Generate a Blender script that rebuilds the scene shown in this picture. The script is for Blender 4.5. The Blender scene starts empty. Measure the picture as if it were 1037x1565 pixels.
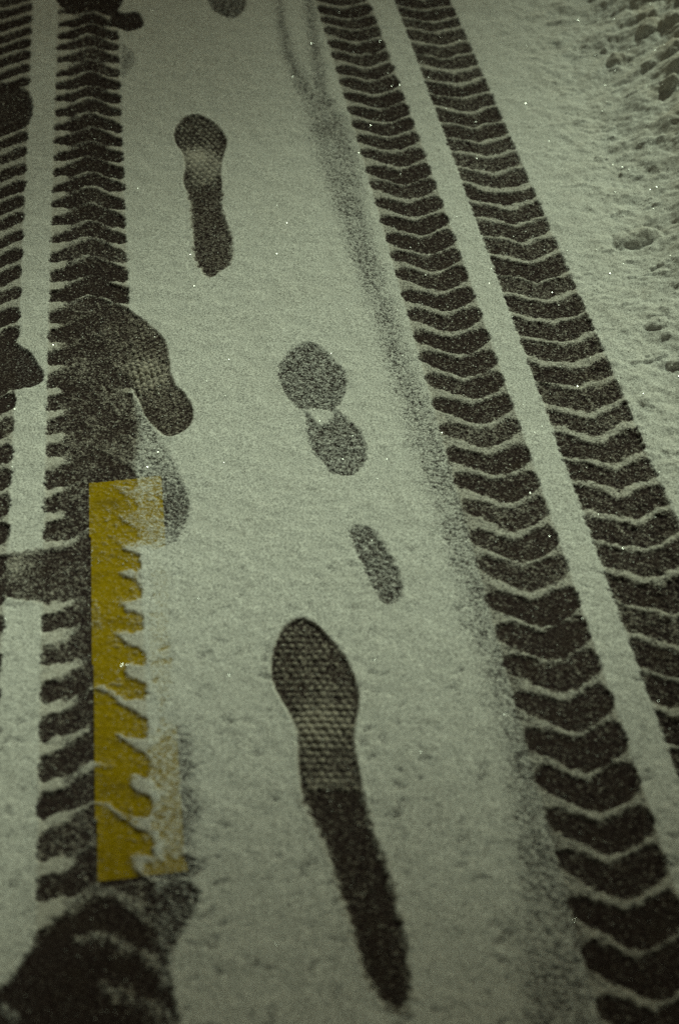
import bpy, bmesh, math, random
import numpy as np
from mathutils import Vector, Matrix

# ------------------------------------------------------------------ camera, sky, sun
scene = bpy.context.scene
CAM_H = 1.45                       # camera height above the road (m)
PITCH = math.radians(43.974)       # below the horizon
YAW = math.radians(7.459)          # to the right of the road direction (+Y)
LENS_PX = 2174.0                   # 50 mm lens, in pixels of the 1037 x 1565 frame

cam_d = bpy.data.cameras.new('camera')
cam = bpy.data.objects.new('camera', cam_d)
scene.collection.objects.link(cam)
scene.camera = cam
cam.location = (0, 0, CAM_H)
cam.rotation_euler = (math.pi / 2 - PITCH, 0, -YAW)
cam_d.sensor_fit = 'VERTICAL'
cam_d.sensor_height = 36.0
cam_d.sensor_width = 24.0
cam_d.lens = 50.0
cam_d.clip_start = 0.02
cam_d.clip_end = 500
cam_d.dof.use_dof = True
cam_d.dof.focus_distance = 2.40
cam_d.dof.aperture_fstop = 2.8

SUN_EL = math.radians(40)
SUN_AZ = math.radians(34)          # clockwise from +Y: far right of the frame
world = bpy.data.worlds.new('World')
scene.world = world
world.use_nodes = True
wn, wl = world.node_tree.nodes, world.node_tree.links
wn.clear()
sky = wn.new('ShaderNodeTexSky')
sky.sky_type = 'NISHITA'
sky.sun_disc = False
sky.sun_elevation = SUN_EL
sky.sun_rotation = SUN_AZ
tint = wn.new('ShaderNodeMix'); tint.data_type = 'RGBA'; tint.blend_type = 'MULTIPLY'
tint.inputs[0].default_value = 1.0
tint.inputs[7].default_value = (1.08, 0.77, 0.33, 1)
bg = wn.new('ShaderNodeBackground'); bg.inputs[1].default_value = 0.040
wo = wn.new('ShaderNodeOutputWorld')
wl.new(sky.outputs[0], tint.inputs[6]); wl.new(tint.outputs[2], bg.inputs[0]); wl.new(bg.outputs[0], wo.inputs[0])

sun_d = bpy.data.lights.new('sun', 'SUN')
sun_d.energy = 2.5
sun_d.angle = math.radians(3.5)
sun_d.color = (0.845, 1.0, 0.715)
sun = bpy.data.objects.new('sun', sun_d)
scene.collection.objects.link(sun)
SUN_DIR = Vector((math.sin(SUN_AZ) * math.cos(SUN_EL), math.cos(SUN_AZ) * math.cos(SUN_EL), math.sin(SUN_EL)))
sun.rotation_euler = (-SUN_DIR).to_track_quat('-Z', 'Y').to_euler()
sun.location = SUN_DIR * 20

vs = scene.view_settings
vs.view_transform = 'Standard'; vs.look = 'None'; vs.exposure = 0.0; vs.gamma = 1.0
vs.use_curve_mapping = False
scene.cycles.use_denoising = False        # the photograph is a grainy night exposure

# ------------------------------------------------------------------ survey helpers
def at(px, py):
    """photo pixel -> point on the level road, in metres (X across, Y along the road)"""
    px = np.asarray(px, float); py = np.asarray(py, float)
    u = (px - 518.5) / LENS_PX; v = (py - 782.5) / LENS_PX
    t = CAM_H / (math.sin(PITCH) + v * math.cos(PITCH))
    r = u * t; f = (math.cos(PITCH) - v * math.sin(PITCH)) * t
    return (r * math.cos(YAW) + f * math.sin(YAW), -r * math.sin(YAW) + f * math.cos(YAW))

def pts(lst, s=1.0, ox=0.0, oy=0.0):
    a = np.array(lst, float) / s + np.array([ox, oy])
    X, Y = at(a[:, 0], a[:, 1])
    return np.stack([X, Y], 1)

def catmull(P, n=5):
    out = []
    N = len(P)
    for i in range(N):
        p0, p1, p2, p3 = P[i - 1], P[i], P[(i + 1) % N], P[(i + 2) % N]
        for k in range(n):
            t = k / n
            out.append(0.5 * ((2 * p1) + (-p0 + p2) * t + (2 * p0 - 5 * p1 + 4 * p2 - p3) * t * t + (-p0 + 3 * p1 - 3 * p2 + p3) * t ** 3))
    return np.array(out)

_lat = {}
def vnoise(x, y, s, seed):
    """gradient noise, about -1..1, lattice spacing s metres, lattice turned by an angle of its own"""
    if seed not in _lat:
        a = np.random.default_rng(seed).uniform(0, 2 * math.pi, (256, 256))
        _lat[seed] = (np.cos(a).astype(np.float32), np.sin(a).astype(np.float32))
    Gx, Gy = _lat[seed]
    th = seed * 1.37
    xs = (x * math.cos(th) - y * math.sin(th)) / s + seed * 7.31
    ys = (x * math.sin(th) + y * math.cos(th)) / s + seed * 3.77
    xf = np.floor(xs); yf = np.floor(ys)
    fx = (xs - xf).astype(np.float32); fy = (ys - yf).astype(np.float32)
    xi = xf.astype(np.int64) & 255; yi = yf.astype(np.int64) & 255
    x1 = (xi + 1) & 255; y1 = (yi + 1) & 255
    def g(ya, xa, dx, dy):
        return Gx[ya, xa] * dx + Gy[ya, xa] * dy
    wx = fx * fx * fx * (fx * (fx * 6 - 15) + 10); wy = fy * fy * fy * (fy * (fy * 6 - 15) + 10)
    a = g(yi, xi, fx, fy); b = g(yi, x1, fx - 1, fy)
    c = g(y1, xi, fx, fy - 1); d = g(y1, x1, fx - 1, fy - 1)
    return ((a + (b - a) * wx) * (1 - wy) + (c + (d - c) * wx) * wy) * 1.5

def fbm(x, y, s, octv, seed, gain=0.5):
    a = 1.0; tot = 0; out = 0
    for o in range(octv):
        out = out + a * vnoise(x, y, s / 2 ** o, seed + o)
        tot += a; a *= gain
    return out / tot

def sstep(a, b, x):
    t = np.clip((x - a) / (b - a), 0, 1)
    return t * t * (3 - 2 * t)

# ------------------------------------------------------------------ the grid the ground is built on
def axis(lo, hi, step, grow, far_lo, far_hi):
    core = [lo]
    while core[-1] < hi:
        core.append(core[-1] + step(core[-1]))
    up = [core[-1]]; d = step(core[-1])
    while up[-1] < far_hi:
        d *= grow; up.append(up[-1] + d)
    dn = [core[0]]; d = step(core[0])
    while dn[-1] > far_lo:
        d *= grow; dn.append(dn[-1] - d)
    return np.array(dn[:0:-1] + core + up[1:])

gx = axis(-0.47, 1.24, lambda x: 0.0023, 1.07, -60, 60)
gy = axis(0.62, 3.36, lambda y: 0.00135 + 0.00105 * max(0, y - 0.62), 1.07, -40, 80)
GX, GY = np.meshgrid(gx, gy)
NY, NX = GX.shape
near = sstep(4.2, 3.7, GY) * sstep(0.05, 0.35, GY) * sstep(-0.75, -0.6, GX) * sstep(1.7, 1.45, GX)

cov = np.ones((NY, NX), np.float64)      # how much of the road the snow still covers, 0..1
dirt = np.zeros((NY, NX), np.float64)    # grime mixed into the snow
extra = np.zeros((NY, NX), np.float64)   # height added on top of the snow sheet
ids = np.zeros((NY, NX), np.int32)       # which object a cell belongs to
REG = {0: None}                          # id -> record
_next = [1]

def new_id(**kw):
    i = _next[0]; _next[0] += 1
    REG[i] = kw
    return i

# streaky noise, the grain runs down to the right as drifted grains do
ca, sa = math.cos(math.radians(-38)), math.sin(math.radians(-38))
SU = GX * ca + GY * sa; SV = -GX * sa + GY * ca
streak = fbm(SU / 2.2, SV, 0.0048, 2, 11)
rag = fbm(GX, GY, 0.011, 2, 21)
rag2 = fbm(SU / 1.8, SV, 0.006, 2, 31)
patch = fbm(GX, GY, 0.055, 3, 41)

# ------------------------------------------------------------------ tyre tracks
things = []
def thing(name, label, cat, group=None, loc=None):
    e = bpy.data.objects.new(name, None)
    e.empty_display_size = 0.05
    e['label'] = label; e['category'] = cat
    if group: e['group'] = group
    scene.collection.objects.link(e)
    e['_loc'] = 0
    del e['_loc']
    things.append(e)
    return e

TG = 'tyre tracks pressed into the snow'
tr_far_left = thing('tyre_track', 'tyre track cut off by the left edge of the picture', 'tyre track', TG)
tr_left = thing('tyre_track', 'tyre track with arched bars running over the yellow line', 'tyre track', TG)
tr_mid = thing('tyre_track', 'chevron tyre track beside the grey smear, left one of the right-hand pair', 'tyre track', TG)
tr_right = thing('tyre_track', 'chevron tyre track nearest the snow bank', 'tyre track', TG)

def track(root, xc, hw, Y0, P, top, bot, edge_soft, bare, nmin, nmax, ridge_cover, rnoise=0.0, end_round=0.0, seed=0, fat=None, grit=0.0):
    """top / bot: far and near edge of one lug against u (-1..1), in periods relative to the ridge in front of it"""
    global cov, ids
    xcv = np.polyval(xc, np.clip(GY, 0.6, 3.4))
    u = (GX - xcv) / hw
    q = (Y0 - GY) / P + rnoise * fbm(GX, GY, 0.05, 2, 61 + seed)
    tp = np.interp(u, *zip(*top)); bt = np.interp(u, *zip(*bot))
    # lug n lies between n + top(u) and n + bot(u)
    mid = 0.5 * (tp + bt); half = 0.5 * (bt - tp)
    if fat is not None: half = half + fat(u)
    rel = q - mid
    n = np.round(rel)
    rl = np.random.default_rng(500 + seed)
    tab = rl.uniform(-1, 1, (4, 256)); kn = n.astype(int) & 255
    weak = np.clip(tab[3][kn] - .62, 0, 1) / .38                 # a few bars only half cleared
    half = half * (1 + .10 * tab[0][kn]) - .02 * weak
    rel = rel + .05 * tab[1][kn] + .05 * tab[2][kn] * u
    d = (half - np.abs(rel - n)) * P                         # metres inside the lug, across it
    de = (1 - np.abs(u)) * hw                                # metres inside the track edge
    if end_round:
        r = end_round
        a = np.maximum(r - d, 0); b = np.maximum(r - de, 0)
        dd = np.where((a > 0) & (b > 0), r - np.hypot(a, b), np.minimum(d, de))
    else:
        dd = np.minimum(d, de)
    inside = (np.abs(u) < 1.6)
    ragd = dd + 0.0042 * rag + 0.0046 * rag2 + 0.0022 * streak + .0004
    lug = sstep(-edge_soft * 1.5, edge_soft * 1.5, ragd) * inside
    far_lug = sstep(-0.01, 0.01, de) * 0.75
    lug = lug * near + far_lug * (1 - near)
    lo = bare + .09 * weak * (1 + 1.2 * patch) + .05 * tab[1][kn] - .05 * sstep(1.5, .9, GY) + grit * (1 + .9 * patch) + 0.28 * np.clip(streak * 1.5, -.6, 1) + 0.10 * patch
    track_in = sstep(-0.002, 0.004, de + 0.002 * rag) * inside
    rc = ridge_cover(u, n) if callable(ridge_cover) else ridge_cover
    c_tr = (1 - track_in) + track_in * np.clip(rc + .22 * streak + .12 * patch, .1, 1)
    c_new = c_tr * (1 - lug) + lo * lug
    cov = np.minimum(cov, np.clip(c_new, 0, 1))
    dirt[...] = np.maximum(dirt, track_in * (.40 + .25 * lug))
    # bookkeeping: bare lug prints and the snow ribs between them
    ok = (near > 0.5) & (n >= nmin) & (n <= nmax)
    lm = ok & (dd > 0)
    rm = ok & (dd <= 0) & (de > 0.0015)
    base = {}
    for k in range(nmin, nmax + 1):
        base[k] = (new_id(name='tread_mark', parent=root, mat='print'), new_id(name='snow_rib', parent=root, mat='print'))
    ka = np.arange(nmin, nmax + 1)
    ta = np.array([base[k][0] for k in ka]); ra = np.array([base[k][1] for k in ka])
    idx = np.clip(n.astype(int) - nmin, 0, len(ka) - 1)
    ids = np.where(lm, ta[idx], ids)
    # a rib belongs to the lug on its far side
    nr = np.where(rel - n > 0, n, n - 1).astype(int)
    idr = np.clip(nr - nmin, 0, len(ka) - 1)
    ids = np.where(rm, ra[idr], ids)
    return u, dd, de

track(tr_mid, (-0.005, 0.016, 0.4231), 0.0635, 3.0335, 0.06022,
      [(-1, -1.26), (-.75, -1.30), (-.38, -1.10), (-.03, -.84), (.3, -.98), (.54, -1.12), (.87, -1.20), (1, -1.02)],
      [(-1, -.90), (-.5, -.50), (-.2, -.24), (.04, -.12), (.32, -.16), (.67, -.36), (1, -.60)],
      0.0030, 0.12, -4, 41, 0.64, rnoise=0.09, end_round=0.009, seed=0, fat=lambda u: .015)
track(tr_right, (-0.0024, 0.010, 0.6019), 0.0645, 3.0538, 0.06097,
      [(-1, -1.50), (-.5, -1.20), (.05, -.88), (.6, -1.10), (1, -1.25)],
      [(-1, -.70), (-.5, -.43), (.05, -.13), (.6, -.34), (1, -.50)],
      0.0030, 0.16, -4, 41, 0.70, rnoise=0.18, end_round=0.003, seed=3, fat=lambda u: .0)
def rib_left(u, n):
    core = sstep(0.75, 0.45, np.abs(u))
    tramp = sstep(2.2, 1.85, GY) * sstep(1.45, 1.6, GY)
    nearp = sstep(1.55, 1.40, GY)
    brk = sstep(-.42, -.15, u) * sstep(.72, .5, u) * nearp
    return np.clip(0.92 - .20 * brk + brk * 1.1 * patch - core * (0.46 + 0.08 * tramp - .22 * nearp) + core * (0.35 + 0.10 * tramp - .05 * nearp) * patch * 1.6, 0.1, 1)
track(tr_left, (0.0020, -0.0085, -0.1575), 0.0685, 3.2095, 0.05907,
      [(-1, -.22), (-.80, -.25), (-.45, -.48), (-.03, -.86), (.22, -.80), (.63, -.30), (.95, -.05)],
      [(-1, .22), (-.80, .16), (-.45, .15), (-.03, -.13), (.22, -.05), (.63, .38), (.95, .52)],
      0.0024, 0.09, 1, 44, rib_left, rnoise=0.12, end_round=0.010, seed=6,
      fat=lambda u: .03 + .08 * sstep(2.3, 1.9, GY) * (1 - sstep(1.55, 1.4, GY) * sstep(.85, .6, np.abs(u))) - .13 * sstep(.55, .85, u) * sstep(1.7, 1.5, GY), grit=.09 * sstep(2.15, 1.9, GY))
track(tr_far_left, (-0.0031, 0.0108, -0.3594), 0.066, 3.25, 0.0602,
      [(-1, -.30), (-.2, .28), (0, .32), (.33, .10), (.75, -.24), (1, -.22)],
      [(-1, .30), (-.2, .84), (0, .88), (.33, .64), (.75, .34), (1, .20)],
      0.0024, 0.09, -1, 40, 0.66, rnoise=0.10, end_round=0.010, seed=9, fat=lambda u: .05 + .04 * sstep(2.3, 1.9, GY))

# ------------------------------------------------------------------ footprints, slides and smears
def poly_sd(P, margin=0.02):
    lo = P.min(0) - margin; hi = P.max(0) + margin
    j0, j1 = np.searchsorted(gx, lo[0]), np.searchsorted(gx, hi[0])
    i0, i1 = np.searchsorted(gy, lo[1]), np.searchsorted(gy, hi[1])
    sl = (slice(i0, i1), slice(j0, j1))
    x, y = GX[sl], GY[sl]
    d2 = np.full(x.shape, 1e9); ins = np.zeros(x.shape, bool)
    for a, b in zip(P, np.roll(P, -1, 0)):
        e = b - a; w0 = x - a[0]; w1 = y - a[1]
        t = np.clip((w0 * e[0] + w1 * e[1]) / max(e @ e, 1e-12), 0, 1)
        d2 = np.minimum(d2, (w0 - e[0] * t) ** 2 + (w1 - e[1] * t) ** 2)
        c = (a[1] > y) != (b[1] > y)
        xx = a[0] + (y - a[1]) * e[0] / (e[1] if abs(e[1]) > 1e-12 else 1e-12)
        ins ^= c & (x < xx)
    return sl, np.where(ins, np.sqrt(d2), -np.sqrt(d2))

def press(P, cover, soft=0.0025, ragged=0.002, replace=False, rec=None, studs=None, rim=0.0, smooth=True, field=None, lo_noise=0.12, idmask=0.0, patchy=.05, brown=0.0, rimh=0.0):
    """lower the snow inside outline P to `cover`; studs = (angle, pitch_u, pitch_v, amount)"""
    if smooth: P = catmull(P)
    sl, d = poly_sd(P)
    dn = d + ragged * rag[sl] + ragged * 0.8 * rag2[sl]
    m = sstep(-soft * 1.4, soft * 1.4, dn)
    c = cover if field is None else field(GX[sl], GY[sl], d)
    c = c + lo_noise * np.clip(streak[sl] * 1.5, -1, 1) + patchy * patch[sl]
    if studs:
        ang, pu, pv, amt = studs
        a = math.radians(ang)
        uu = (GX[sl] * math.cos(a) + GY[sl] * math.sin(a)) / pu
        vv = (-GX[sl] * math.sin(a) + GY[sl] * math.cos(a)) / pv
        uu = uu + 0.5 * (np.floor(vv) % 2)
        k = np.sin(math.pi * (uu - np.floor(uu))) * np.sin(math.pi * (vv - np.floor(vv)))
        aa = amt if not callable(amt) else amt(GX[sl], GY[sl], d)
        k = k * np.clip(1 + 1.0 * rag[sl] + .5 * streak[sl] + .8 * patch[sl], .0, 1.7)
        c = c + aa * (k - 0.42) * sstep(0.001, 0.005, d)
        extra[sl] += aa * 0.0026 * (k - 0.4) * m
    if rim:
        c = c - rim * sstep(0.010, 0.002, d)
    c = np.clip(c, 0.03, 1)
    if brown: dirt[sl] = np.maximum(dirt[sl], brown * m)
    extra[sl] += rimh * np.exp(-((dn + .004) / .0035) ** 2) * np.clip(.6 + .8 * rag[sl], 0, 1.6)
    if replace:
        cov[sl] = cov[sl] * (1 - m) + np.minimum(c, cov[sl] + 0.15) * m
    else:
        cov[sl] = np.minimum(cov[sl], c * m + (1 - m))
    if rec is not None:
        rec.setdefault('mat', 'print')
        i = new_id(**rec)
        ids[sl] = np.where(d > idmask, i, ids[sl])
        return i

def blob(cx, cy, r):
    bx, by = at(cx, cy)
    return lambda x, y: np.exp(-((x - bx) ** 2 + (y - by) ** 2) / (r * r))

FG = 'boot prints left in the snow'
# grey smear dragged along the left side of the middle track
smear = thing('drag_mark', 'long grey smear dragged through the snow beside the chevron track', 'drag mark')
def ribbon(c, rec, cover, soft, lo_noise=0.22):
    c = np.array(c, float)
    L = np.stack([c[:, 0] - c[:, 2], c[:, 1]], 1); Rr = np.stack([c[:, 0] + c[:, 2], c[:, 1]], 1)
    outline = np.vstack([L, Rr[::-1]])
    X, Y = at(outline[:, 0], outline[:, 1])
    keep = ids.copy()
    press(np.stack([X, Y], 1), cover, soft=soft, ragged=0.009, rec=rec, smooth=False, lo_noise=lo_noise, patchy=.16)
    return keep
tracks_ids = ids.copy()
ribbon([(424, -12, 7), (430, 40, 9), (440, 85, 12), (455, 120, 14), (470, 150, 16)], dict(name='smear_streak', parent=smear), .46, .014)
ribbon([(470, -12, 9), (475, 40, 10), (482, 90, 12), (490, 150, 14)], dict(name='smear_streak', parent=smear), .46, .014)
ribbon([(478, 140, 26), (500, 190, 34), (514, 240, 36), (528, 300, 30), (548, 370, 26), (568, 430, 24), (588, 490, 24), (606, 550, 24),
        (628, 610, 26), (650, 670, 30), (672, 730, 32), (694, 790, 32)], dict(name='smear_streak', parent=smear), .53, .016)
ribbon([(690, 780, 34), (715, 850, 36), (738, 920, 36), (764, 1000, 42), (790, 1090, 44), (812, 1180, 46), (832, 1270, 50),
        (848, 1370, 60), (858, 1470, 70), (868, 1600, 80)], dict(name='smear_streak', parent=smear), .53, .016)
ids = np.where(tracks_ids > 0, tracks_ids, ids)

# 1 far boot print with a straight heel slide
f = thing('footprint', 'far boot print with dotted sole and straight heel slide behind', 'footprint', FG)
sole = pts([(330, 95), (240, 120), (170, 190), (145, 270), (165, 350), (215, 420), (235, 500), (240, 560), (225, 650), (240, 720), (280, 775),
            (400, 800), (530, 760), (552, 700), (545, 620), (550, 530), (570, 440), (590, 370), (590, 310), (540, 220), (470, 160), (380, 110)], 5.5875, 240, 160)
slide = pts([(270, 740), (285, 870), (290, 980), (300, 1080), (310, 1180), (310, 1270), (340, 1370), (400, 1450), (440, 1490), (510, 1460), (600, 1390),
             (640, 1330), (632, 1240), (640, 1150), (600, 1060), (570, 960), (550, 850), (545, 740), (400, 700)], 5.5875, 240, 160)
arch = blob(240 + 320 / 5.5875, 160 + 455 / 5.5875, .034); arch2 = blob(240 + 480 / 5.5875, 160 + 560 / 5.5875, .045); heel = blob(240 + 330 / 5.5875, 160 + 690 / 5.5875, .03)
press(slide, .24, soft=.004, ragged=.005, rec=dict(name='heel_slide', parent=f), lo_noise=.18, brown=.7, rimh=.0012)
press(sole, .15, soft=.002, ragged=.0012, rec=dict(name='sole_print', parent=f), rim=.12,
      field=lambda x, y, d: .30 + .50 * arch(x, y) + .38 * arch2(x, y) + .12 * heel(x, y), studs=(3, .0122, .0140, lambda x, y, d: .42 + .35 * arch2(x, y)), lo_noise=.08, brown=.65, rimh=.0013)

# 2 nearest boot print with a long dark slide
f = thing('footprint', 'nearest large boot print with studded sole and long dark heel slide', 'footprint', FG)
sole = pts([(300, 92), (225, 108), (158, 165), (108, 260), (75, 380), (70, 480), (90, 580), (130, 670), (190, 770), (235, 860), (262, 940), (270, 1020), (270, 1130),
            (280, 1260), (300, 1390), (340, 1490), (430, 1545), (560, 1560), (680, 1550), (735, 1490), (745, 1400), (735, 1280), (710, 1150), (690, 1020), (695, 900),
            (715, 780), (720, 650), (690, 540), (640, 420), (575, 315), (485, 215), (395, 130)], 4.89, 400, 930)
slide = pts([(464, 1215), (476, 1250), (490, 1280), (512, 1340), (530, 1400), (545, 1450), (560, 1500), (588, 1535), (607, 1547), (624, 1540), (625, 1500),
             (617, 1440), (605, 1380), (590, 1330), (572, 1280), (552, 1220), (510, 1205)])
arch = blob(475, 1112, .032); arch2 = blob(515, 1128, .045); heel = blob(500, 1215, .026)
press(slide, .13, soft=.005, ragged=.006, rec=dict(name='heel_slide', parent=f), lo_noise=.18, patchy=.10, brown=.7, rimh=.0015)
press(sole, .16, soft=.002, ragged=.001, rec=dict(name='sole_print', parent=f), rim=.14,
      field=lambda x, y, d: .32 + .34 * arch(x, y) + .20 * arch2(x, y) + .16 * heel(x, y), studs=(-8, .0108, .0104, lambda x, y, d: .34 + .50 * arch(x, y) + .30 * arch2(x, y)), lo_noise=.07, brown=.8, rimh=.0013)

# 3 faint print in the middle
f = thing('footprint', 'faint grainy boot print in the middle of the path, heel and ball apart', 'footprint', FG)
ball = pts([(300, 325), (240, 360), (195, 420), (190, 470), (210, 520), (240, 560), (290, 595), (350, 590), (400, 600), (440, 570), (460, 520), (465, 460),
            (440, 420), (390, 370), (350, 340)], 2.5925, 350, 400)
heelp = pts([(285, 590), (300, 640), (310, 700), (330, 760), (370, 810), (410, 850), (480, 855), (530, 820), (545, 770), (530, 700), (490, 650), (440, 605), (410, 595),
             (395, 640), (350, 655), (325, 620)], 2.5925, 350, 400)
press(ball, .40, soft=.004, ragged=.004, rec=dict(name='ball_print', parent=f), lo_noise=.30)
press(heelp, .40, soft=.004, ragged=.004, rec=dict(name='heel_print', parent=f), lo_noise=.30)

# 4 short slide
P = pts([(470, 80), (550, 70), (600, 120), (640, 190), (680, 270), (685, 330), (650, 380), (600, 370), (560, 310), (530, 240), (500, 170)], 2.5925, 350, 780)
press(P, .38, soft=.004, ragged=.005, lo_noise=.30, rec=dict(name='slide_mark', label='short grainy slide mark beyond the nearest boot print', category='slide mark'))

# 6 faint print under the yellow line's far end, then 5 the studded print over the left track
P = pts([(560, 560), (680, 570), (740, 660), (800, 760), (870, 890), (915, 990), (938, 1080), (925, 1180), (885, 1260), (830, 1285), (740, 1290), (680, 1100), (620, 900), (560, 760)], 3.24, 0, 440)
edge = blob(265, 775, .05)
press(P, .5, soft=.005, ragged=.004, lo_noise=.28, field=lambda x, y, d: .55 - .25 * edge(x, y),
      rec=dict(name='footprint', label='faint half-cleared boot print at the far end of the yellow line', category='footprint', group=FG))
f = thing('footprint', 'slanted studded boot print stepping across the left tyre track', 'footprint', FG)
P = pts([(560, 80), (640, 120), (740, 190), (810, 260), (835, 330), (830, 380), (800, 440), (720, 470), (640, 460), (560, 400), (520, 300), (500, 200), (510, 110)], 3.24, 0, 440)
Q = pts([(640, 400), (740, 410), (832, 360), (845, 430), (870, 490), (920, 540), (950, 600), (952, 660), (920, 710), (840, 745), (780, 710), (720, 640), (685, 560), (655, 500)], 3.24, 0, 440)
arch = blob(735 / 3.24, 440 + 440 / 3.24, .040)
press(P, .2, soft=.002, ragged=.0015, replace=True, rec=dict(name='toe_print', parent=f), rim=.06,
      field=lambda x, y, d: .32 + .46 * arch(x, y), studs=(32, .0105, .0118, lambda x, y, d: .30 + .60 * arch(x, y)), lo_noise=.08, brown=.8)
press(Q, .18, soft=.002, ragged=.0012, rec=dict(name='heel_print', parent=f), rim=.08,
      field=lambda x, y, d: .27 + .50 * arch(x, y), studs=(32, .0105, .0118, lambda x, y, d: .2 + .7 * arch(x, y)), lo_noise=.08, brown=.8, rimh=.0013)
# scraped ground around and under that step, in the left track
P = pts([(290, 110), (420, 70), (560, 100), (640, 250), (660, 480), (680, 600), (690, 780), (620, 900), (440, 910), (330, 880), (300, 600), (280, 300)], 3.24, 0, 440)
sl, d = poly_sd(catmull(P))
m = sstep(-.006, .010, d + .006 * rag[sl])
cov[sl] = cov[sl] * (1 - m) + m * np.minimum(np.clip(.25 + .55 * (cov[sl] - .3) + .22 * streak[sl] + .26 * patch[sl], .06, 1), cov[sl] + .08)
dirt[sl] = np.maximum(dirt[sl], .7 * m)

# prints cut by the left edge
P = pts([(-60, 255), (30, 270), (90, 290), (150, 330), (200, 400), (220, 440), (190, 490), (100, 510), (50, 515), (-60, 560)], 3.24, 0, 440)
press(P, .11, soft=.003, ragged=.003, rec=dict(name='footprint', label='dark boot toe print at the left picture edge, level with the studded print', category='footprint', group=FG))
P = pts([(-80, 120), (0, 100), (110, 85), (230, 75), (330, 60), (420, 70), (440, 200), (440, 300), (330, 330), (230, 335), (80, 315), (-80, 290)], 3.24, 0, 820)
lightp = blob(40 / 3.24, 820 + 150 / 3.24, .03)
press(P, .2, soft=.005, ragged=.006, replace=False, field=lambda x, y, d: .22 + .30 * lightp(x, y), lo_noise=.2, patchy=.2, brown=.6,
      rec=dict(name='footprint', label='crosswise boot print between the left track and the picture edge', category='footprint', group=FG))
P = pts([(-60, 340), (60, 345), (110, 370), (132, 415), (115, 495), (40, 530), (-60, 550)], 2.5925, 0, 0)
press(P, .14, soft=.003, ragged=.004, rec=dict(name='footprint', label='dark blurred print over the far left tyre track, at left edge', category='footprint', group=FG))

# prints at the far end
f = thing('footprint', 'very dark boot print at the far end of the left track, toe sticking out', 'footprint', FG)
P = pts([(150, -60), (170, 20), (230, 90), (300, 120), (420, 130), (560, 120), (700, 130), (790, 100), (780, -60)], 6.48, 60, 0)
press(P, .08, soft=.003, ragged=.003, rec=dict(name='sole_print', parent=f))
P = pts([(760, 120), (850, 140), (960, 130), (1010, 180), (1035, 260), (980, 300), (880, 325), (800, 300), (720, 260), (700, 180)], 6.48, 60, 0)
press(P, .06, soft=.003, ragged=.002, rec=dict(name='toe_print', parent=f))
P = pts([(300, -30), (316, 2), (322, 15), (335, 25), (355, 30), (370, 22), (376, 8), (372, -30)])
press(P, .34, soft=.005, ragged=.003, lo_noise=.25, rec=dict(name='footprint', label='grey heel print cut by the top of the picture', category='footprint', group=FG))
P = pts([(800, 440), (850, 470), (930, 540), (950, 620), (900, 720), (850, 790), (800, 760)], 6.48, 60, 0)
press(P, .55, soft=.006, ragged=.003, lo_noise=.25, rec=dict(name='footprint', label='faint grey print edge right of the left track, far end', category='footprint', group=FG))

# gritty scraped ground below the near end of the line
P = pts([(140, 1349), (240, 1353), (285, 1345), (304, 1375), (290, 1410), (268, 1450), (262, 1500), (270, 1580), (150, 1580), (140, 1450)])
press(P, .3, soft=.006, ragged=.006, lo_noise=.3, patchy=.25)
# trampled dark print at the photographer's feet
f = thing('footprint', 'large black trampled boot print in the near left corner', 'footprint', FG)
P = pts([(345, 700), (270, 750), (180, 850), (130, 920), (50, 1030), (-90, 1190), (-90, 1500), (930, 1500), (880, 1300), (860, 1100), (835, 1000), (800, 900), (720, 760), (640, 690), (480, 640)], 3.24, 0, 1180)
s1 = blob(150, 1435, .014); s2 = blob(190, 1448, .014); s3 = blob(165, 1525, .010); s4 = blob(195, 1523, .016); s5 = blob(240, 1548, .016); s6 = blob(238, 1474, .018)
press(P, .07, soft=.003, ragged=.003, rec=dict(name='sole_print', parent=f), lo_noise=.06,
      field=lambda x, y, d: .02 + .20 * s1(x, y) + .20 * s2(x, y) + .15 * s3(x, y) + .20 * s4(x, y) + .25 * s5(x, y) + .30 * s6(x, y))
P = pts([(910, 60), (960, 100), (1005, 200), (970, 290), (920, 310), (890, 250), (880, 140)], 3.24, 0, 1180)
press(P, .5, soft=.006, ragged=.004, lo_noise=.25, rec=dict(name='scuff_mark', label='small grey scuff beside the near end of the yellow line', category='scuff mark'))

def arc(lst, r, amt):
    P = pts(lst)
    lo = P.min(0) - .03; hi = P.max(0) + .03
    sl = (slice(np.searchsorted(gy, lo[1]), np.searchsorted(gy, hi[1])), slice(np.searchsorted(gx, lo[0]), np.searchsorted(gx, hi[0])))
    x, y = GX[sl], GY[sl]; d = np.full(x.shape, 9.)
    for a, b in zip(P, P[1:]):
        e = b - a; t_ = np.clip(((x - a[0]) * e[0] + (y - a[1]) * e[1]) / (e @ e), 0, 1)
        d = np.minimum(d, np.hypot(x - a[0] - e[0] * t_, y - a[1] - e[1] * t_))
    d = np.abs(d + .006 * rag[sl] + .005 * rag2[sl])
    cov[sl] = np.maximum(cov[sl], amt * np.exp(-(d / r) ** 2) * np.clip(1 + .5 * streak[sl], 0, 1.3))
arc([(112, 1392), (138, 1368), (168, 1362), (196, 1384)], .0075, .46)
arc([(120, 1437), (150, 1430), (175, 1438), (198, 1455)], .0070, .44)
arc([(160, 1505), (178, 1530)], .006, .42); arc([(222, 1462), (248, 1484), (254, 1500)], .010, .44)
arc([(188, 1512), (206, 1530)], .008, .38); arc([(232, 1536), (258, 1566)], .010, .38); arc([(2, 1538), (24, 1556)], .006, .45)

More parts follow.
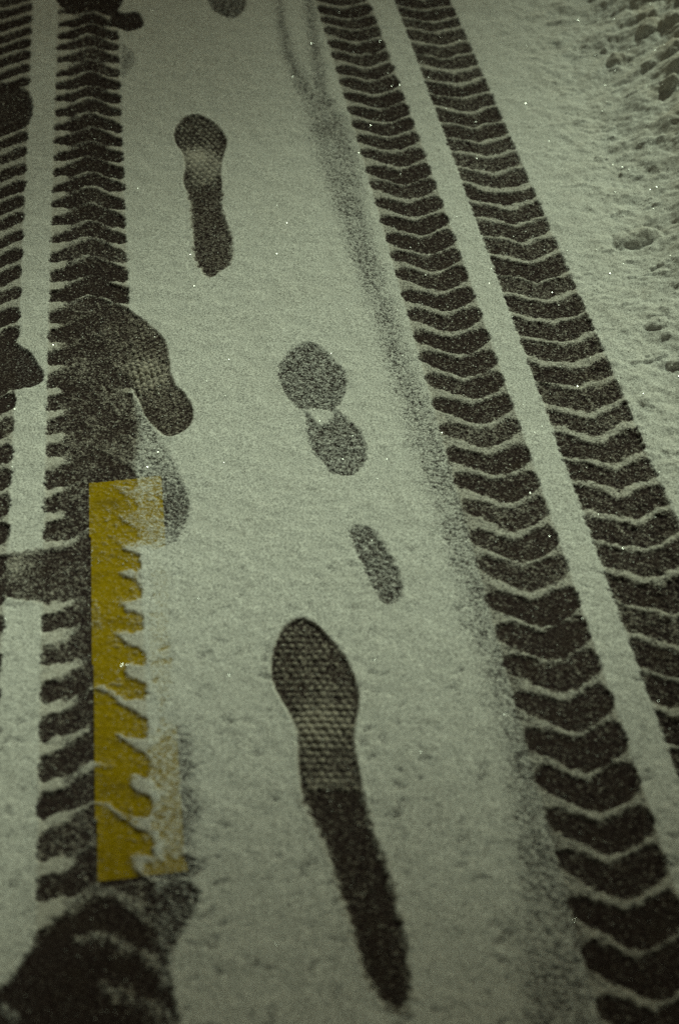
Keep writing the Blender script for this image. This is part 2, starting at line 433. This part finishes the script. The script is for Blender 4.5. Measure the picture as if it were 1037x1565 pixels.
# ------------------------------------------------------------------ yellow painted line
YX0 = lambda y: -0.1546 - 0.0095 * y
YX1 = lambda y: -0.0581 - 0.0027 * y
YA, YB = 0.914, 1.600
inx = (GX > YX0(GY)) & (GX < YX1(GY)); iny = (GY > YA) & (GY < YB)
yellow = inx & iny
# thin, partly scraped snow over the right part of the line
def thin(cx, cy, rx, ry, c, soft=.35):
    bx, by = at(cx, cy)
    r = np.hypot((GX - bx) / rx, (GY - by) / ry) + .35 * rag + .25 * streak
    m = sstep(1 + soft, 1 - soft, r)
    return m, c
for cx, cy, rx, ry, c in [(262, 1165, .028, .060, .50), (268, 1255, .026, .06, .50), (262, 1330, .034, .020, .32), (245, 1000, .016, .10, .74), (248, 900, .016, .05, .80)]:
    m, cc = thin(cx, cy, rx, ry, c)
    m = m * near
    cov = np.minimum(cov, 1 - m * (1 - np.clip(cc + .16 * streak, .05, 1)))
m = yellow * sstep(1.445, 1.462, GY + .006 * rag) * sstep(-.02, .0, GX - YX0(GY))
cov = np.minimum(cov, 1 - m * (1 - np.clip(.46 + .26 * streak + .15 * patch, .05, 1)))
# tyre bars have pushed most of the snow off the line
u_l = (GX - np.polyval((0.0020, -0.0085, -0.1575), np.clip(GY, .6, 3.4))) / .0685
m = yellow * sstep(.84, .60, u_l + .1 * rag)
cov = np.where(yellow, cov * (1 - m) + m * np.minimum(cov, np.clip(.06 + .95 * (cov - .18) + .16 * patch + .06 * streak, .04, 1)), cov)
line = thing('painted_line', 'worn yellow painted road line showing through the scraped snow', 'road marking')
yid = new_id(name='paint_patch', mat='yellow', parent=line)
ids = np.where(yellow & (cov < 0.88), yid, ids)
# asphalt scraped bare left of the line, between the prints
bare = (ids == 0) & (cov < 0.30) & (near > 0.5)
aid = new_id(name='asphalt_road', mat='print', kind='structure')
ids = np.where(bare, aid, ids)

# ------------------------------------------------------------------ snow bank on the right
bl = pts([(800, -260), (835, -60), (862, 20), (900, 110), (945, 205), (978, 300), (1004, 400), (1030, 520), (1075, 640), (1120, 800), (1200, 1100)])
o = np.argsort(bl[:, 1])
xb = np.interp(GY, bl[o, 1], bl[o, 0]) + .03 * fbm(GX, GY, .16, 2, 71)
t = GX - xb
lum = fbm(GX, GY, .10, 4, 81, .55)
lum2 = fbm(GX, GY, .028, 3, 91, .6)
apron = sstep(-.27, -.02, t)
bank = sstep(-.05, .26, t)
fade = sstep(20, 4, np.abs(GX)) * sstep(40, 6, np.abs(GY))
crust = sstep(.26, .42, fbm(GX * .7, GY * 1.6, .050, 3, 95) + .12 * rag)
crag = 1 - np.abs(fbm(GX, GY, .085, 3, 87, .55)) * 2.2
extra += fade * (apron * (.0036 * crust + .0052 * lum2 + .0060 * lum + .006) * (1 - .3 * bank) + bank * (.105 + .038 * fbm(GX, GY, .11, 2, 81) + .016 * np.abs(fbm(GX, GY, .085, 2, 86)) * 2 + .007 * np.abs(fbm(GX, GY, .035, 2, 88)) * 2 + .004 * lum2 + .040 * np.clip(fbm(GX, GY, .20, 2, 89), 0, 1)))
dirt = dirt + .07 * sstep(-.2, .05, t) + .09 * np.clip(fbm(GX, GY, .14, 3, 151) + .1, 0, 1) + np.clip(sstep(.02, .16, t) * (.30 + .5 * patch + .5 * lum), 0, 1) + .22 * apron * np.clip(patch + .25, 0, 1)
bid = new_id(name='snow_bank', mat='snow', label='rough ploughed bank of grimy snow along the right side', category='snow bank')
ids = np.where((ids == 0) & (t > 0.0) & (GX < 40), bid, ids)

# ------------------------------------------------------------------ lumps of snow on and below the bank
def lump(px, py, w, hgt, depth, seed, label, rot=0, grime=.18):
    x0, y0 = map(float, at(px, py)); x, y = x0, y0
    for _ in range(12):                                     # the bank stands above the road: follow the sight line down to it
        i_ = int(np.clip(np.searchsorted(gy, y), 0, NY - 1)); j_ = int(np.clip(np.searchsorted(gx, x), 0, NX - 1))
        k_ = 1 - .5 * (extra[i_, j_] + .004) / CAM_H - .5 * (1 - np.hypot(x, y) / np.hypot(x0, y0))
        x, y = x0 * k_, y0 * k_
    R_ = max(w, depth)
    sl = (slice(np.searchsorted(gy, y - R_), np.searchsorted(gy, y + R_)), slice(np.searchsorted(gx, x - R_), np.searchsorted(gx, x + R_)))
    dx, dy = GX[sl] - x, GY[sl] - y
    a = dx * math.cos(rot) + dy * math.sin(rot); b = -dx * math.sin(rot) + dy * math.cos(rot)
    b = np.where(b < 0, b * 1.25, b)                         # steeper on the side that faces the road
    r = np.hypot(a / (w / 2), b / (depth / 2)) * (1 + .22 * vnoise(dx, dy, w * .45, 210 + seed) + .10 * vnoise(dx, dy, w * .18, 240 + seed))
    dome = np.clip(1 - np.clip(r, 0, 1) ** 2, 0, 1) ** .9
    extra[sl] += .33 * hgt * dome * (1 + .22 * vnoise(dx, dy, w * .3, 270 + seed) + .10 * rag[sl]) - .06 * hgt * np.exp(-((r - 1.12) / .12) ** 2)
    dirt[sl] = np.maximum(dirt[sl], grime * dome)
    i = new_id(name='snow_lump', mat='snow', label=label, category='snow lump', group='loose snow lumps by the bank')
    ids[sl] = np.where(r < 1.0, i, ids[sl])
lump(974, 364, .092, .050, .060, 1, 'largest brown-shaded snow lump, halfway up the right edge', .15, .36)
lump(1003, 496, .042, .030, .038, 2, 'shaded snow lump with a smaller round one right below it', .2)
lump(1018, 512, .022, .018, .020, 3, 'small round snow lump tucked below a larger one at the right')
lump(1034, 556, .032, .028, .034, 4, 'snow lump cut by the right picture edge, lowest of all')
lump(988, 40, .052, .040, .045, 5, 'dark grimy snow lump near the top right corner', 1.1, .6)
lump(944, 92, .050, .030, .045, 6, 'flat grimy snow lump on the bank below the topmost one', .4, .6)
lump(1024, 122, .040, .036, .040, 7, 'dark grimy snow lump at the right edge of the bank', .9, .6)
lump(892, 70, .022, .014, .018, 8, 'small snow clod on the lip of the bank, far end', .2)
lump(848, 126, .014, .010, .013, 9, 'small snow clod on smooth snow left of the bank')
lump(852, 152, .011, .008, .010, 10, 'tiny snow clod just below another on the smooth snow')
lump(880, 138, .010, .007, .010, 11, 'tiny snow clod closest to the foot of the bank')
lump(930, 198, .030, .014, .018, 12, 'flat crusty snow clod right of the outer track, beside the bank', .1)
lump(918, 242, .034, .012, .018, 13, 'thin sliver of snow crust above the largest lump', -.1)
lump(948, 324, .022, .012, .016, 14, 'small broken clod just above the largest lump', .6)
lump(1012, 402, .024, .014, .020, 15, 'broken snow clod just below the largest lump', .3)
lump(1018, 690, .018, .010, .016, 16, 'small snow clod right of the outer track, nearest to the camera', .3)


# ------------------------------------------------------------------ surface height
S = 0.0045                                                  # depth of the fresh snow
fine = sstep(3.9, 3.4, GY) * near
s1 = fbm(GX, GY, .045, 2, 101); s2 = vnoise(GX, GY, .013, 111); s3 = fbm(SU / 1.6, SV, .0052, 2, 121)
pit = sstep(.30, .66, vnoise(GX * .75, GY, .0150, 131) * .85 + .45 * vnoise(GX, GY, .06, 141))
close = sstep(1.75, 1.0, GY)
pitd = pit * (0.25 + 0.75 * close)
snow_part = sstep(.35, .9, cov)
Z = S * sstep(0.0, 0.85, cov)
Z += near * snow_part * (.0018 * s1 + (.0004 + .0003 * close) * s2 + .00035 * s3 - .0016 * pitd)
Z += near * (1 - snow_part) * (.0007 * s3 + .0006 * rag2)
Z += extra * sstep(.0, .5, cov + .3)
Z += 0.0006 * yellow * sstep(.6, .3, cov)
cov = np.clip(cov - .40 * pitd * snow_part * near + .05 * snow_part * near * np.minimum(s3, 0), 0, 1)

# ------------------------------------------------------------------ materials
def ground_material(name, under, under2, chip=(.12, .095, .085), worn=1.0):
    m = bpy.data.materials.new(name); m.use_nodes = True
    nt = m.node_tree; N = nt.nodes; L = nt.links
    bs = N['Principled BSDF']
    def node(t, **kw):
        n = N.new(t)
        for k, v in kw.items(): setattr(n, k, v)
        return n
    def math_(op, a, b=None, clamp=False):
        n = node('ShaderNodeMath', operation=op, use_clamp=clamp)
        for i, v in enumerate((a, b)):
            if v is None: continue
            if isinstance(v, (int, float)): n.inputs[i].default_value = v
            else: L.new(v, n.inputs[i])
        return n.outputs[0]
    def mixc(f, a, b):
        n = node('ShaderNodeMix', data_type='RGBA')
        for i, v in ((0, f), (6, a), (7, b)):
            if isinstance(v, (int, float)): n.inputs[i].default_value = v
            elif isinstance(v, tuple): n.inputs[i].default_value = (*v, 1)
            else: L.new(v, n.inputs[i])
        return n.outputs[2]
    def noise(scale, detail, vec, rough=.6):
        n = node('ShaderNodeTexNoise'); n.inputs['Scale'].default_value = scale
        n.inputs['Detail'].default_value = detail; n.inputs['Roughness'].default_value = rough
        L.new(vec, n.inputs['Vector']); return n.outputs[0]
    geo = node('ShaderNodeNewGeometry')
    mp = node('ShaderNodeMapping'); mp.inputs['Rotation'].default_value = (0, 0, math.radians(38)); mp.inputs['Scale'].default_value = (.55, 1, 1)
    L.new(geo.outputs['Position'], mp.inputs['Vector'])
    pos, strk = geo.outputs['Position'], mp.outputs['Vector']
    mp2 = node('ShaderNodeMapping'); mp2.inputs['Rotation'].default_value = (0, 0, math.radians(38)); mp2.inputs['Scale'].default_value = (.75, 1, 1); mp2.inputs['Location'].default_value = (3, 7, 0)
    L.new(geo.outputs['Position'], mp2.inputs['Vector']); strk2 = mp2.outputs['Vector']
    c = node('ShaderNodeAttribute', attribute_name='cover').outputs['Fac']
    dr = node('ShaderNodeAttribute', attribute_name='grime').outputs['Fac']
    g1 = noise(520, 3, strk); g2 = noise(520, 2, strk2, .7); g3 = noise(60, 3, pos)
    # grains: thin snow breaks up into specks over what lies under it
    k = math_('ADD', c, math_('MULTIPLY', math_('SUBTRACT', g1, .5), 2.1))
    k = math_('ADD', k, math_('MULTIPLY', math_('SUBTRACT', g2, .5), .5))
    mr = node('ShaderNodeMapRange', interpolation_type='SMOOTHSTEP'); mr.inputs['From Min'].default_value = .18; mr.inputs['From Max'].default_value = .82
    L.new(k, mr.inputs['Value']); kf = mr.outputs['Result']
    # keep the deep snow whole
    kf = math_('MAXIMUM', kf, math_('MULTIPLY', math_('SUBTRACT', c, .70), 3.6, True), True)
    und = mixc(math_('MULTIPLY', math_('SUBTRACT', g1, .35), 2.2, True), under, under2)
    # stone chips in the road, grime worn into the paint
    g4 = noise(210, 2, pos); g5 = noise(38, 4, strk)
    und = mixc(math_('MULTIPLY', math_('SUBTRACT', g4, .58), 5.0, True), und, chip)
    und = mixc(math_('MULTIPLY', math_('SUBTRACT', g5, .50), worn, True), und, (.05, .036, .022))
    sn = mixc(math_('MULTIPLY', math_('SUBTRACT', g2, .34), 3.1, True), (.22, .22, .21), (.95, .95, .93))
    sn = mixc(math_('MULTIPLY', dr, .75, True), sn, (.34, .275, .20))
    sn = mixc(math_('MULTIPLY', math_('SUBTRACT', g3, .55), .8, True), sn, (.62, .60, .54))
    L.new(mixc(kf, und, sn), bs.inputs['Base Color'])
    bs.inputs['Roughness'].default_value = .85
    L.new(math_('MULTIPLY', kf, .22), bs.inputs['Specular IOR Level'])
    bp = node('ShaderNodeBump'); bp.inputs['Strength'].default_value = .55; bp.inputs['Distance'].default_value = .0012
    hgt = math_('ADD', math_('MULTIPLY', g1, .6), math_('MULTIPLY', g2, .6))
    L.new(hgt, bp.inputs['Height']); L.new(bp.outputs[0], bs.inputs['Normal'])
    return m

MATS = {
    'snow': ground_material('fresh_snow', (.010, .006, .008), (.085, .062, .056)),
    'print': ground_material('scraped_asphalt', (.010, .006, .008), (.085, .062, .056)),
    'yellow': ground_material('yellow_paint', (.25, .168, .003), (.44, .305, .008), chip=(.33, .25, .02), worn=1.8),
}

# ------------------------------------------------------------------ cut the ground into its objects
# every connected piece becomes an object; crumbs go back to the snow or the bare road
cell = ids[:-1, :-1].copy()
STRUCT = {0, aid, bid}
big = {}
for k in np.unique(cell):
    if int(k) in STRUCT: continue
    rows, cols = np.nonzero(cell == k)
    todo = set(zip(rows.tolist(), cols.tolist()))
    comps = []
    while todo:
        st = [todo.pop()]; comp = []
        while st:
            r, c = st.pop(); comp.append((r, c))
            for nb in ((r + 1, c), (r - 1, c), (r, c + 1), (r, c - 1)):
                if nb in todo: todo.remove(nb); st.append(nb)
        comps.append(comp)
    comps.sort(key=len, reverse=True)
    for n_, comp in enumerate(comps):
        a = np.array(comp)
        if n_ == 0 and len(comp) >= 30: continue
        if len(comp) >= 140 and REG[int(k)].get('parent') is not None:
            cell[a[:, 0], a[:, 1]] = new_id(**REG[int(k)])
        else:
            low = cov[a[:, 0], a[:, 1]] < .45
            cell[a[:, 0], a[:, 1]] = np.where(low, aid, 0)
VX = GX.ravel(); VY = GY.ravel(); VZ = Z.ravel(); VC = cov.ravel(); VD = dirt.ravel()
fi = cell.ravel()
ii, jj = np.meshgrid(np.arange(NY - 1), np.arange(NX - 1), indexing='ij')
v0 = (ii * NX + jj).ravel()
quads = np.stack([v0, v0 + 1, v0 + NX + 1, v0 + NX], 1)
order = np.argsort(fi, kind='stable')
fs = fi[order]
starts = np.searchsorted(fs, np.arange(_next[0] + 1))

def build_mesh(name, q, origin):
    uq, inv = np.unique(q.ravel(), return_inverse=True)
    me = bpy.data.meshes.new(name)
    n, nf = len(uq), len(q)
    me.vertices.add(n); me.loops.add(nf * 4); me.polygons.add(nf)
    co = np.stack([VX[uq] - origin[0], VY[uq] - origin[1], VZ[uq] - origin[2]], 1).astype(np.float32)
    me.vertices.foreach_set('co', co.ravel())
    me.loops.foreach_set('vertex_index', inv.astype(np.int32).ravel())
    me.polygons.foreach_set('loop_start', np.arange(0, nf * 4, 4, dtype=np.int32))
    me.polygons.foreach_set('use_smooth', np.ones(nf, bool))
    for nm, src in (('cover', VC), ('grime', VD)):
        a = me.attributes.new(nm, 'FLOAT', 'POINT')
        a.data.foreach_set('value', src[uq].astype(np.float32))
    me.update(calc_edges=True)
    return me

def centre(q):
    return (float(VX[q].mean()), float(VY[q].mean()), 0.0)

pend = {}
for i in range(_next[0]):
    if starts[i + 1] == starts[i]: continue
    q = quads[order[starts[i]:starts[i + 1]]]
    rec = REG[i] or dict(name='snow_cover', mat='snow', kind='structure')
    par = rec.get('parent')
    if par is not None:
        pend.setdefault(par.name, (par, []))[1].append((rec, q))
        continue
    org = (0, 0, 0) if rec.get('kind') == 'structure' else centre(q)
    me = build_mesh(rec['name'], q, org)
    me.materials.append(MATS[rec['mat']])
    ob = bpy.data.objects.new(rec['name'], me)
    ob.location = org
    for k in ('label', 'category', 'group', 'kind'):
        if rec.get(k): ob[k] = rec[k]
    scene.collection.objects.link(ob)
for par, lst in pend.values():
    org = centre(np.concatenate([q for _, q in lst]))
    par.location = org
    for rec, q in lst:
        oc = centre(q)
        me = build_mesh(rec['name'], q, oc)
        me.materials.append(MATS[rec['mat']])
        ob = bpy.data.objects.new(rec['name'], me)
        ob.parent = par
        ob.location = (oc[0] - org[0], oc[1] - org[1], 0)
        scene.collection.objects.link(ob)

def ground_z(x, y):
    j = int(np.clip(np.searchsorted(gx, x), 0, NX - 1)); i = int(np.clip(np.searchsorted(gy, y), 0, NY - 1))
    return float(Z[i, j])

# ------------------------------------------------------------------ plain materials
def solid_material(name, ca_, cb_, scale, bump, dist):
    m = bpy.data.materials.new(name); m.use_nodes = True
    N, L = m.node_tree.nodes, m.node_tree.links
    bs = N['Principled BSDF']; bs.inputs['Roughness'].default_value = .85; bs.inputs['Specular IOR Level'].default_value = .2
    g = N.new('ShaderNodeNewGeometry'); n = N.new('ShaderNodeTexNoise'); n.inputs['Scale'].default_value = scale; n.inputs['Detail'].default_value = 4
    L.new(g.outputs['Position'], n.inputs['Vector'])
    r = N.new('ShaderNodeValToRGB'); r.color_ramp.elements[0].position = .3; r.color_ramp.elements[1].position = .7
    r.color_ramp.elements[0].color = (*ca_, 1); r.color_ramp.elements[1].color = (*cb_, 1)
    L.new(n.outputs[0], r.inputs[0]); L.new(r.outputs[0], bs.inputs['Base Color'])
    b = N.new('ShaderNodeBump'); b.inputs['Strength'].default_value = bump; b.inputs['Distance'].default_value = dist
    L.new(n.outputs[0], b.inputs['Height']); L.new(b.outputs[0], bs.inputs['Normal'])
    return m

# ------------------------------------------------------------------ ice crystals that glint
rng = np.random.default_rng(5)
NC = 13000
cxs = rng.uniform(-.45, 1.25, NC); cys = .62 + 2.7 * rng.uniform(0, 1, NC) ** .9
verts = []; faces = []
for x, y in zip(cxs, cys):
    r = rng.uniform(.0004, .00085) * (0.7 + .3 * y)
    n = Vector((rng.normal(.05, .22), rng.normal(0, .22), 1)).normalized()
    a = n.orthogonal().normalized(); b = n.cross(a)
    c = Vector((x, y, ground_z(x, y) + r * .7))
    k0 = len(verts)
    ph = rng.uniform(0, 6.28)
    for q in range(6):
        t_ = ph + q * math.pi / 3
        verts.append(c + (a * math.cos(t_) + b * math.sin(t_)) * r + n * r * .12)
    for q in range(6):
        t_ = ph + q * math.pi / 3
        verts.append(c + (a * math.cos(t_) + b * math.sin(t_)) * r - n * r * .12)
    faces.append(tuple(range(k0, k0 + 6)))
    faces.append(tuple(range(k0 + 11, k0 + 5, -1)))
    for q in range(6):
        faces.append((k0 + q, k0 + 6 + q, k0 + 6 + (q + 1) % 6, k0 + (q + 1) % 6))
me = bpy.data.meshes.new('ice_crystals'); me.from_pydata(verts, [], faces); me.update()
im = bpy.data.materials.new('ice'); im.use_nodes = True
bs = im.node_tree.nodes['Principled BSDF']
nn = im.node_tree.nodes.new('ShaderNodeTexNoise'); nn.inputs['Scale'].default_value = 300
rr = im.node_tree.nodes.new('ShaderNodeMapRange'); rr.inputs['To Min'].default_value = .10; rr.inputs['To Max'].default_value = .24
im.node_tree.links.new(nn.outputs[0], rr.inputs['Value']); im.node_tree.links.new(rr.outputs[0], bs.inputs['Roughness'])
bs.inputs['Base Color'].default_value = (.8, .82, .8, 1); bs.inputs['IOR'].default_value = 1.31; bs.inputs['Specular IOR Level'].default_value = .8
me.materials.append(im)
ob = bpy.data.objects.new('ice_crystals', me)
ob['kind'] = 'stuff'; ob['label'] = 'tiny ice crystals glinting all over the snow'; ob['category'] = 'ice crystals'
scene.collection.objects.link(ob)

# ------------------------------------------------------------------ pines added out of view, to shade the path's near and far ends
bark = solid_material('bark', (.05, .035, .025), (.14, .10, .075), 60, .8, .01)
needle = solid_material('needles', (.020, .035, .015), (.055, .085, .035), 30, .2, .002)
def pine(base, crown_z, crown_r, crown_h, n_tufts, seed, label):
    rt = random.Random(seed); rg = np.random.default_rng(seed)
    tree = thing('added_shade_pine', label, 'tree', 'unseen pines added for their shade')
    tree.location = (base[0], base[1], 0)
    def limb(points, name):
        bm = bmesh.new(); rings = []
        for i, (p, r) in enumerate(points):
            p = Vector(p)
            d = (Vector(points[min(i + 1, len(points) - 1)][0]) - Vector(points[max(i - 1, 0)][0])).normalized()
            a = d.orthogonal().normalized(); b = d.cross(a)
            rings.append([bm.verts.new(p + (a * math.cos(q * math.pi / 5) + b * math.sin(q * math.pi / 5)) * r * rt.uniform(.9, 1.1)) for q in range(10)])
        for A, B in zip(rings, rings[1:]):
            for q in range(10): bm.faces.new((A[q], A[(q + 1) % 10], B[(q + 1) % 10], B[q]))
        bm.faces.new(rings[-1])
        me = bpy.data.meshes.new(name); bm.to_mesh(me); bm.free()
        me.polygons.foreach_set('use_smooth', np.ones(len(me.polygons), bool)); me.materials.append(bark)
        o_ = bpy.data.objects.new(name, me); o_.parent = tree; scene.collection.objects.link(o_)
    top = crown_z + crown_h
    limb([((rt.uniform(-.03, .03), rt.uniform(-.03, .03), -.1 + k * (top + .1) / 9), .15 * (1 - k / 9.6) + (.05 if k == 0 else 0)) for k in range(10)], 'trunk')
    for k in range(11):
        z = crown_z - crown_h * .95 + k * crown_h * 1.7 / 10
        a = k * 2.4 + rt.uniform(-.3, .3)
        R = crown_r * math.sqrt(max(.1, 1 - ((z - crown_z) / crown_h) ** 2)) * .9
        limb([((0, 0, z), .045), ((R * .5 * math.cos(a), R * .5 * math.sin(a), z + .12), .028), ((R * math.cos(a), R * math.sin(a), z + .16), .008)], 'branch')
    V = []; Fc = []
    for _ in range(n_tufts):
        r_ = rg.normal(0, 1, 3); r_ = r_ / np.linalg.norm(r_) * rg.uniform(0, 1) ** .45
        c = Vector((r_[0] * crown_r, r_[1] * crown_r, crown_z + r_[2] * crown_h))
        for _ in range(14):
            d = Vector(rg.normal(0, 1, 3)).normalized(); p = c + Vector(rg.normal(0, .05, 3))
            w = d.orthogonal().normalized() * .009; L_ = d * rg.uniform(.07, .13)
            k0 = len(V); V.extend([p - w, p + w, p + L_ + w * .4, p + L_ - w * .4]); Fc.append((k0, k0 + 1, k0 + 2, k0 + 3))
    me = bpy.data.meshes.new('crown'); me.from_pydata(V, [], Fc); me.update(); me.materials.append(needle)
    o_ = bpy.data.objects.new('crown', me); o_.parent = tree; scene.collection.objects.link(o_)
pine((3.80, 5.62), 6.2, 1.15, 1.25, 2100, 8, 'unseen pine added to shade the near end of the path, nearer of two')
pine((4.15, 10.05), 6.2, 1.45, 1.35, 1900, 12, 'unseen pine added to shade the far end of the path, farther of two')
